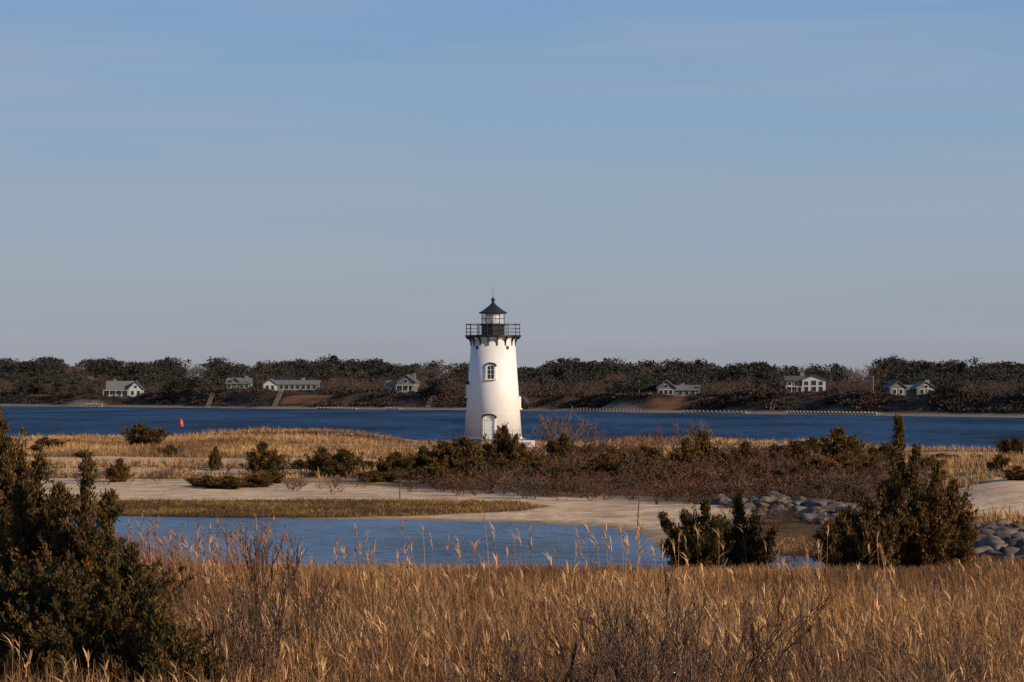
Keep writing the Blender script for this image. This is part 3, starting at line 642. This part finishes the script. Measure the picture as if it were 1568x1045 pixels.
gable(o, 'main', 1, 0, 15, 6, 2.0, 1.1, 'x', M_shing, M_roofl); gable(o, 'wing', -6.4, -.5, 4.2, 6, 2.0, 1.5, 'y', M_trim, M_roofl)
wins(o, 'main', [(-3.0+1.7*i, .6, 1.1, 1.1) for i in range(7)], -3); wins(o, 'wing', [(-7.2, .5, .8, 1.2), (-5.6, .5, .8, 1.2)], -3.5); chimney(o, 3.5, .3, 4.1); foundation(o, 17, 6)
o = empty('shingle_house', hD, -.15)
gable(o, 'main', 0, 0, 5.4, 7, 3.0, 2.0, 'y', M_shing, M_roof); gable(o, 'wing', -4.6, .5, 3.8, 5, 2., 1.2, 'x', M_trim, M_roofl)
wins(o, 'main', [(-1.4, .5, .9, 1.3), (0, .5, .9, 1.3), (1.4, .5, .9, 1.3), (0, 2.8, 1., 1.)], -3.5); wins(o, 'wing', [(-5.4, .5, .8, 1.), (-4, .5, .8, 1.)], -2.0); foundation(o, 11, 6); chimney(o, 1.6, 1, 5.6)
boxes('porch', [(-2.8, 2.8, -5, -3.55, 2.0, 2.2), (-2.8, 2.8, -5, -3.55, 0, .15)]+[(q, q+.15, -4.95, -4.8, .15, 2.0) for q in (-2.7, -.9, .9, 2.6)], M_trim, o)
o = empty('shingle_house', hE, -.1)
gable(o, 'main', -2.9, 0, 4.6, 7, 2.2, 1.7, 'y', M_shing, M_roof); gable(o, 'wing', 2.4, .3, 6.2, 5.2, 1.5, 1.1, 'x', M_shing, M_roofl)
wins(o, 'main', [(-4.1, .5, .8, 1.1), (-2.9, .5, .8, 1.1), (-1.7, .5, .8, 1.1), (-2.9, 2.2, .9, .8)], -3.5); wins(o, 'wing', [(.8, .4, .9, .9), (2.4, .4, .9, .9), (4.0, .4, .9, .9)], -2.3); chimney(o, 1.2, .5, 3.3); foundation(o, 10, 6)
o = empty('white_shingle_house', hF, -.06)
gable(o, 'main', 1.6, 0, 5.6, 6, 3.1, 1.1, 'y', M_trim, M_roof); gable(o, 'wing', -3.0, .4, 4.2, 5, 3.0, .9, 'x', M_shing, M_roof)
wins(o, 'main', [(-.2, .4, .9, 1.1), (1.6, .4, 1.1, 1.1), (3.3, .4, .9, 1.1), (-.2, 1.9, .9, .9), (1.6, 1.9, 1.1, 1.1), (3.3, 1.9, .9, .9)], -3); wins(o, 'wing', [(-4.2, .4, .8, 1.1), (-2.6, .4, .8, 1.1), (-4.2, 1.9, .8, .8), (-2.6, 1.9, .8, .8)], -2.1); foundation(o, 10, 6)
boxes('porch', [(-5.3, -1.3, -3.8, -2.2, 1.45, 1.6), (-5.3, -1.3, -3.8, -2.2, 0, .12)]+[(q, q+.14, -3.75, -3.6, .12, 1.45) for q in (-5.2, -3.9, -2.6, -1.5)], M_trim, o); chimney(o, -1, .8, 5)
o = empty('shingle_house', hG, .1)
gable(o, 'main', -3.4, 0, 3.8, 6, 1.8, 1.3, 'y', M_shing, M_roof); gable(o, 'wing', 3.2, 0, 4.4, 6, 1.7, 1.3, 'y', M_shing, M_roofl); gable(o, 'link', 0, .6, 2.9, 4, 1.4, .8, 'x', M_shing, M_roofl)
wins(o, 'main', [(-4.2, .4, .7, 1.), (-2.7, .4, .7, 1.)], -3.0); wins(o, 'wing', [(2.2, .4, .8, 1.), (4.1, .4, .8, 1.), (3.2, 1.7, .7, .7)], -3.0); foundation(o, 10, 5); chimney(o, 4.4, .5, 3.6)

def wD(px, f): D = np.interp(px, Dpx, Dd)+f; return (px-CX)/F*D, D
def pier(p0, p1, f0, f1, h, n, deck=True):
    a = np.array(wD(p0, f0)); b_ = np.array(wD(p1, f1)); o = empty('wooden_pier', (a[0], a[1], 0)); v = b_-a
    segs = []
    for i in range(n):
        q = v*i/(n-1); segs += [(q[0], q[1], -1.5, q[0], q[1], h+.15, .13, .11), (q[0], q[1]+1.5, -1.5, q[0], q[1]+1.5, h+.15, .13, .11)]
    tubepart('pilings', segs, M_woodp if deck else M_wood, o, 6)
    if deck:
        L_ = float(np.linalg.norm(v)); boxes('deck', [(0, L_, .1, 1.4, h-.25, h-.1)], M_wood, o, (0, 0, 0), math.atan2(v[1], v[0]))
pier(1205, 1342, -8, -12, .75, 26); pier(884, 980, -2, -9, .85, 20, False); pier(1046, 1142, -2, -6, .55, 16); pier(132, 156, -8, -6, 1.0, 7); pier(486, 545, 2, -8, .4, 12); pier(590, 612, -1, -6, .5, 6)
for px in (318, 420, 812, 1182, 655):
    x0, y0 = wD(px, 6); x1, y1 = wD(px+(12 if px != 812 else -10), 27)
    z0, z1 = th(x0, y0), th(x1, y1)+.3; o = empty('beach_stairs', (x0, y0, z0)); v = np.array([x1-x0, y1-y0, z1-z0])
    segs = []
    for i in range(14):
        q = v*i/13; segs.append((q[0]-.4, q[1], q[2]+.2, q[0]+.4, q[1], q[2]+.2, .06, .06))
        if i % 4 == 0: segs += [(q[0]-.4, q[1], q[2]-.8, q[0]-.4, q[1], q[2]+.9, .05, .05), (q[0]+.4, q[1], q[2]-.8, q[0]+.4, q[1], q[2]+.9, .05, .05)]
    for s_ in (-.4, .4): segs += [(s_, 0, .9, v[0]+s_, v[1], v[2]+.9, .045, .045), (s_, 0, .1, v[0]+s_, v[1], v[2]+.1, .08, .08)]
    tubepart('steps_and_rails', segs, M_wood, o, 4)
for px, f, yt in ((1337, 30, 578), (979, 30, 584)):
    x0, y0 = wD(px, f); z0 = th(x0, y0); H = CH-(yt-HY)/F*y0-z0; o = empty('flagpole', (x0, y0, z0)); tubepart('pole', [(0, 0, -.3, 0, 0, H, .09, .05)], M_trim, o, 6); lathe('ball', [(.05, H), (.12, H+.1), (.05, H+.2)], 8, M_trim, o)

# ------------------------------------------------------------ far forest
pines = []; bares = []
for i in range(8):
    rg = np.random.default_rng(700+i); A = Acc(); P = []
    nl = 13+i % 4
    for l in range(nl):
        t = rg.uniform(.25, 1); c = np.array([rg.normal(0, .22), rg.normal(0, .22), t*.88]); c[:2] *= (1.2-t*.65); rr_ = rg.uniform(.12, .22)
        q = rdir(22, rg)*np.array([1, 1, .55])*rr_*rg.uniform(.4, 1.1, (22, 1))+c; P.append(q)
    P = np.concatenate(P); n = len(P); C = np.clip(np.array([[.036, .038, .028]])*(1+.2*rg.normal(size=(n, 1)))+np.array([[.010, .004, 0]])*rg.random((n, 1)), .008, .3)
    A.add(*leaves(P, rdir(n, rg), rg.uniform(.05, .10, n), rg.uniform(.022, .04, n), C, rg)); A.add(*tubes([(0, 0, -.1, 0, 0, .5, .022, .016), (0, 0, .5, .02, 0, .9, .016, .006)], (.06, .05, .04), rg)); pines.append(A.arr())
    A = Acc(); segs = []
    grow(segs, np.array([0, 0, -.05]), np.array([0, 0, 1.]), .36, .02, 4, 2, .75, .2, rg, .0055)
    A.add(*ribs(segs, [(.095, .070, .058), (.108, .072, .054), (.088, .070, .062)][i % 3], rg, .2)); V, Qd, C = A.arr(); V[:, 2] *= 1/V[:, 2].max(); bares.append((V, Qd, C))
acc = Acc()
nT = 5200; px = R.uniform(-160, 1730, nT); f = 20+R.random(nT)**1.15*245
D = np.interp(px, Dpx, Dd)+f; X = (px-CX)/F*D; Z = terrain(X, D)
hp = [((h_[0]/h_[1])*F+CX, h_[1], w_) for h_, w_ in zip([hA, hB, hC, hD, hE, hF, hG], [38, 26, 52, 34, 42, 42, 46])]
for i in range(nT):
    if any(abs(px[i]-a) < w_ and D[i] < yy_+9 for a, yy_, w_ in hp): continue
    pn = fbm(px[i]/60+3, f[i]/60, 2); back = f[i] > 165
    left = 1-px[i]/1568*.15; hv = .76+.46*vnoise(px[i]/38+9, f[i]/80)
    if pn*1.7-.17+(.04 if back else -.20) > R.random()*.4+.42:
        H = R.uniform(6.0, 9.6)*left*(1. if back else .75)*hv; sx = H*R.uniform(.9, 1.4); inst(acc, pines[i % 8], X[i], D[i], Z[i]-.2, sx, H, R.random()*6.28, R.uniform(.75, 1.3)*np.array([1, .98, 1.05]))
    else:
        tn = vnoise(px[i]/30, f[i]/40); H = R.uniform(4.5, 7.6)*left*(1.1 if back else .75)*hv; inst(acc, bares[i % 8], X[i], D[i], Z[i]-.2, H*1.05, H, R.random()*6.28, R.uniform(.75, 1.25)*np.array([.9+.25*tn, .95+.05*tn, 1.02-.1*tn]))
obj('distant_tree_line', mk('distant_tree_line', *acc.arr(), M_far))
acc = Acc()
sh = []
for i in range(4):
    rg = np.random.default_rng(800+i); n = 80; P = rdir(n, rg)*rg.random((n, 1))**.4; P[:, 2] = np.abs(P[:, 2])*.8
    sh.append(leaves(P, norm(P+np.array([[0, 0, .8]])+rg.normal(0, .4, (n, 3))), rg.uniform(.25, .5, n), rg.uniform(.05, .12, n), np.clip(np.array([[.078, .053, .040]])*(1+.3*rg.normal(size=(n, 1))), .01, .4), rg))
nS = 5200; px = R.uniform(-160, 1730, nS); f = R.uniform(8, 60, nS); D = np.interp(px, Dpx, Dd)+f; X = (px-CX)/F*D; Z = terrain(X, D); on = fbm(X/16, D/16)
for i in range(nS):
    nh = [yy_ for a, yy_, w_ in hp if abs(px[i]-a) < w_*.8 and D[i] < yy_+9]
    if nh and D[i] > nh[0]-7: continue
    s_ = R.uniform(.8, 1.9)*(.5 if nh else 1); g = vnoise(px[i]/25, f[i]/12)
    if f[i] < 28 and (g < .12 or on[i] > .63): continue
    inst(acc, sh[i % 4], X[i], D[i], Z[i]-.1, s_*1.3, s_*.8, R.random()*6.28, np.array([.65+.8*g*g, .8+.2*g, .9])*R.uniform(.55, 1.15))
obj('bluff_shrubs', mk('bluff_shrubs', *acc.arr(), M_far))

# ------------------------------------------------------------ sky, sun, camera
EL, ROT = 20., 118.
w = bpy.data.worlds.new('World'); scene.world = w; w.use_nodes = True; nt = w.node_tree; N = nt.nodes; L = nt.links
bg = N['Background']; sky = N.new('ShaderNodeTexSky'); sky.sky_type = 'NISHITA'; sky.sun_disc = False
sky.sun_elevation = math.radians(EL); sky.sun_rotation = math.radians(ROT); sky.air_density = 1.0; sky.dust_density = .6; sky.ozone_density = 3.; sky.altitude = 0
tc = N.new('ShaderNodeTexCoord'); sp = N.new('ShaderNodeSeparateXYZ'); L.new(tc.outputs['Generated'], sp.inputs[0])
cr = N.new('ShaderNodeValToRGB'); L.new(sp.outputs['Z'], cr.inputs['Fac'])
stops = [(0., (.300, .305, .365)), (.022, (.315, .338, .410)), (.06, (.300, .375, .475)), (.10, (.255, .372, .520)), (.155, (.200, .345, .575)), (.45, (.09, .20, .43)), (1., (.045, .12, .32))]
el = cr.color_ramp.elements
el[0].position = 0; el[0].color = (*stops[0][1], 1); el[1].position = 1; el[1].color = (*stops[-1][1], 1)
for p, c in stops[1:-1]:
    e = el.new(p); e.color = (*c, 1)
sc_ = N.new('ShaderNodeVectorMath'); sc_.operation = 'SCALE'; sc_.inputs['Scale'].default_value = 10.; L.new(cr.outputs[0], sc_.inputs[0])
mxs = N.new('ShaderNodeMix'); mxs.data_type = 'RGBA'; mxs.inputs['Factor'].default_value = .12; L.new(sc_.outputs[0], mxs.inputs['A']); L.new(sky.outputs[0], mxs.inputs['B'])
mp = N.new('ShaderNodeMapping'); mp.inputs['Scale'].default_value = (4., 4., 50.); mp.inputs['Rotation'].default_value = (0, math.radians(2.5), 0); mp.inputs['Location'].default_value = (3.1, 0, 1.7); L.new(tc.outputs['Generated'], mp.inputs['Vector'])
nz = N.new('ShaderNodeTexNoise'); nz.inputs['Scale'].default_value = 1.0; nz.inputs['Detail'].default_value = 5; nz.inputs['Roughness'].default_value = .5; nz.inputs['Distortion'].default_value = .4; L.new(mp.outputs[0], nz.inputs['Vector'])
mr = N.new('ShaderNodeMapRange'); mr.inputs['From Min'].default_value = .42; mr.inputs['From Max'].default_value = .75; mr.inputs['To Min'].default_value = 0; mr.inputs['To Max'].default_value = .42; L.new(nz.outputs['Fac'], mr.inputs['Value'])
mc = N.new('ShaderNodeMix'); mc.data_type = 'RGBA'; mc.inputs['B'].default_value = (3.9, 4.15, 4.8, 1); L.new(mr.outputs[0], mc.inputs['Factor']); L.new(mxs.outputs['Result'], mc.inputs['A'])
L.new(mc.outputs['Result'], bg.inputs['Color']); bg.inputs['Strength'].default_value = .1
sd_ = Vector((math.cos(math.radians(EL))*math.sin(math.radians(ROT)), math.cos(math.radians(EL))*math.cos(math.radians(ROT)), math.sin(math.radians(EL))))
sl = bpy.data.lights.new('sun', 'SUN'); sl.energy = 4.9; sl.angle = math.radians(.5); sl.color = (1., .81, .59)
so = bpy.data.objects.new('sun', sl); scene.collection.objects.link(so); so.rotation_euler = sd_.to_track_quat('Z', 'Y').to_euler(); so.location = (50, -50, 60)
cam = bpy.data.cameras.new('camera'); co = bpy.data.objects.new('camera', cam); scene.collection.objects.link(co)
cam.sensor_width = 36; cam.lens = F*36/1568; cam.clip_end = 20000; cam.clip_start = .5
co.location = (0, 0, CH); co.rotation_euler = (math.radians(90)+math.atan((HY-522.5)/F), 0, 0)
scene.camera = co
scene.view_settings.view_transform = 'Standard'; scene.view_settings.look = 'None'; scene.view_settings.exposure = 0
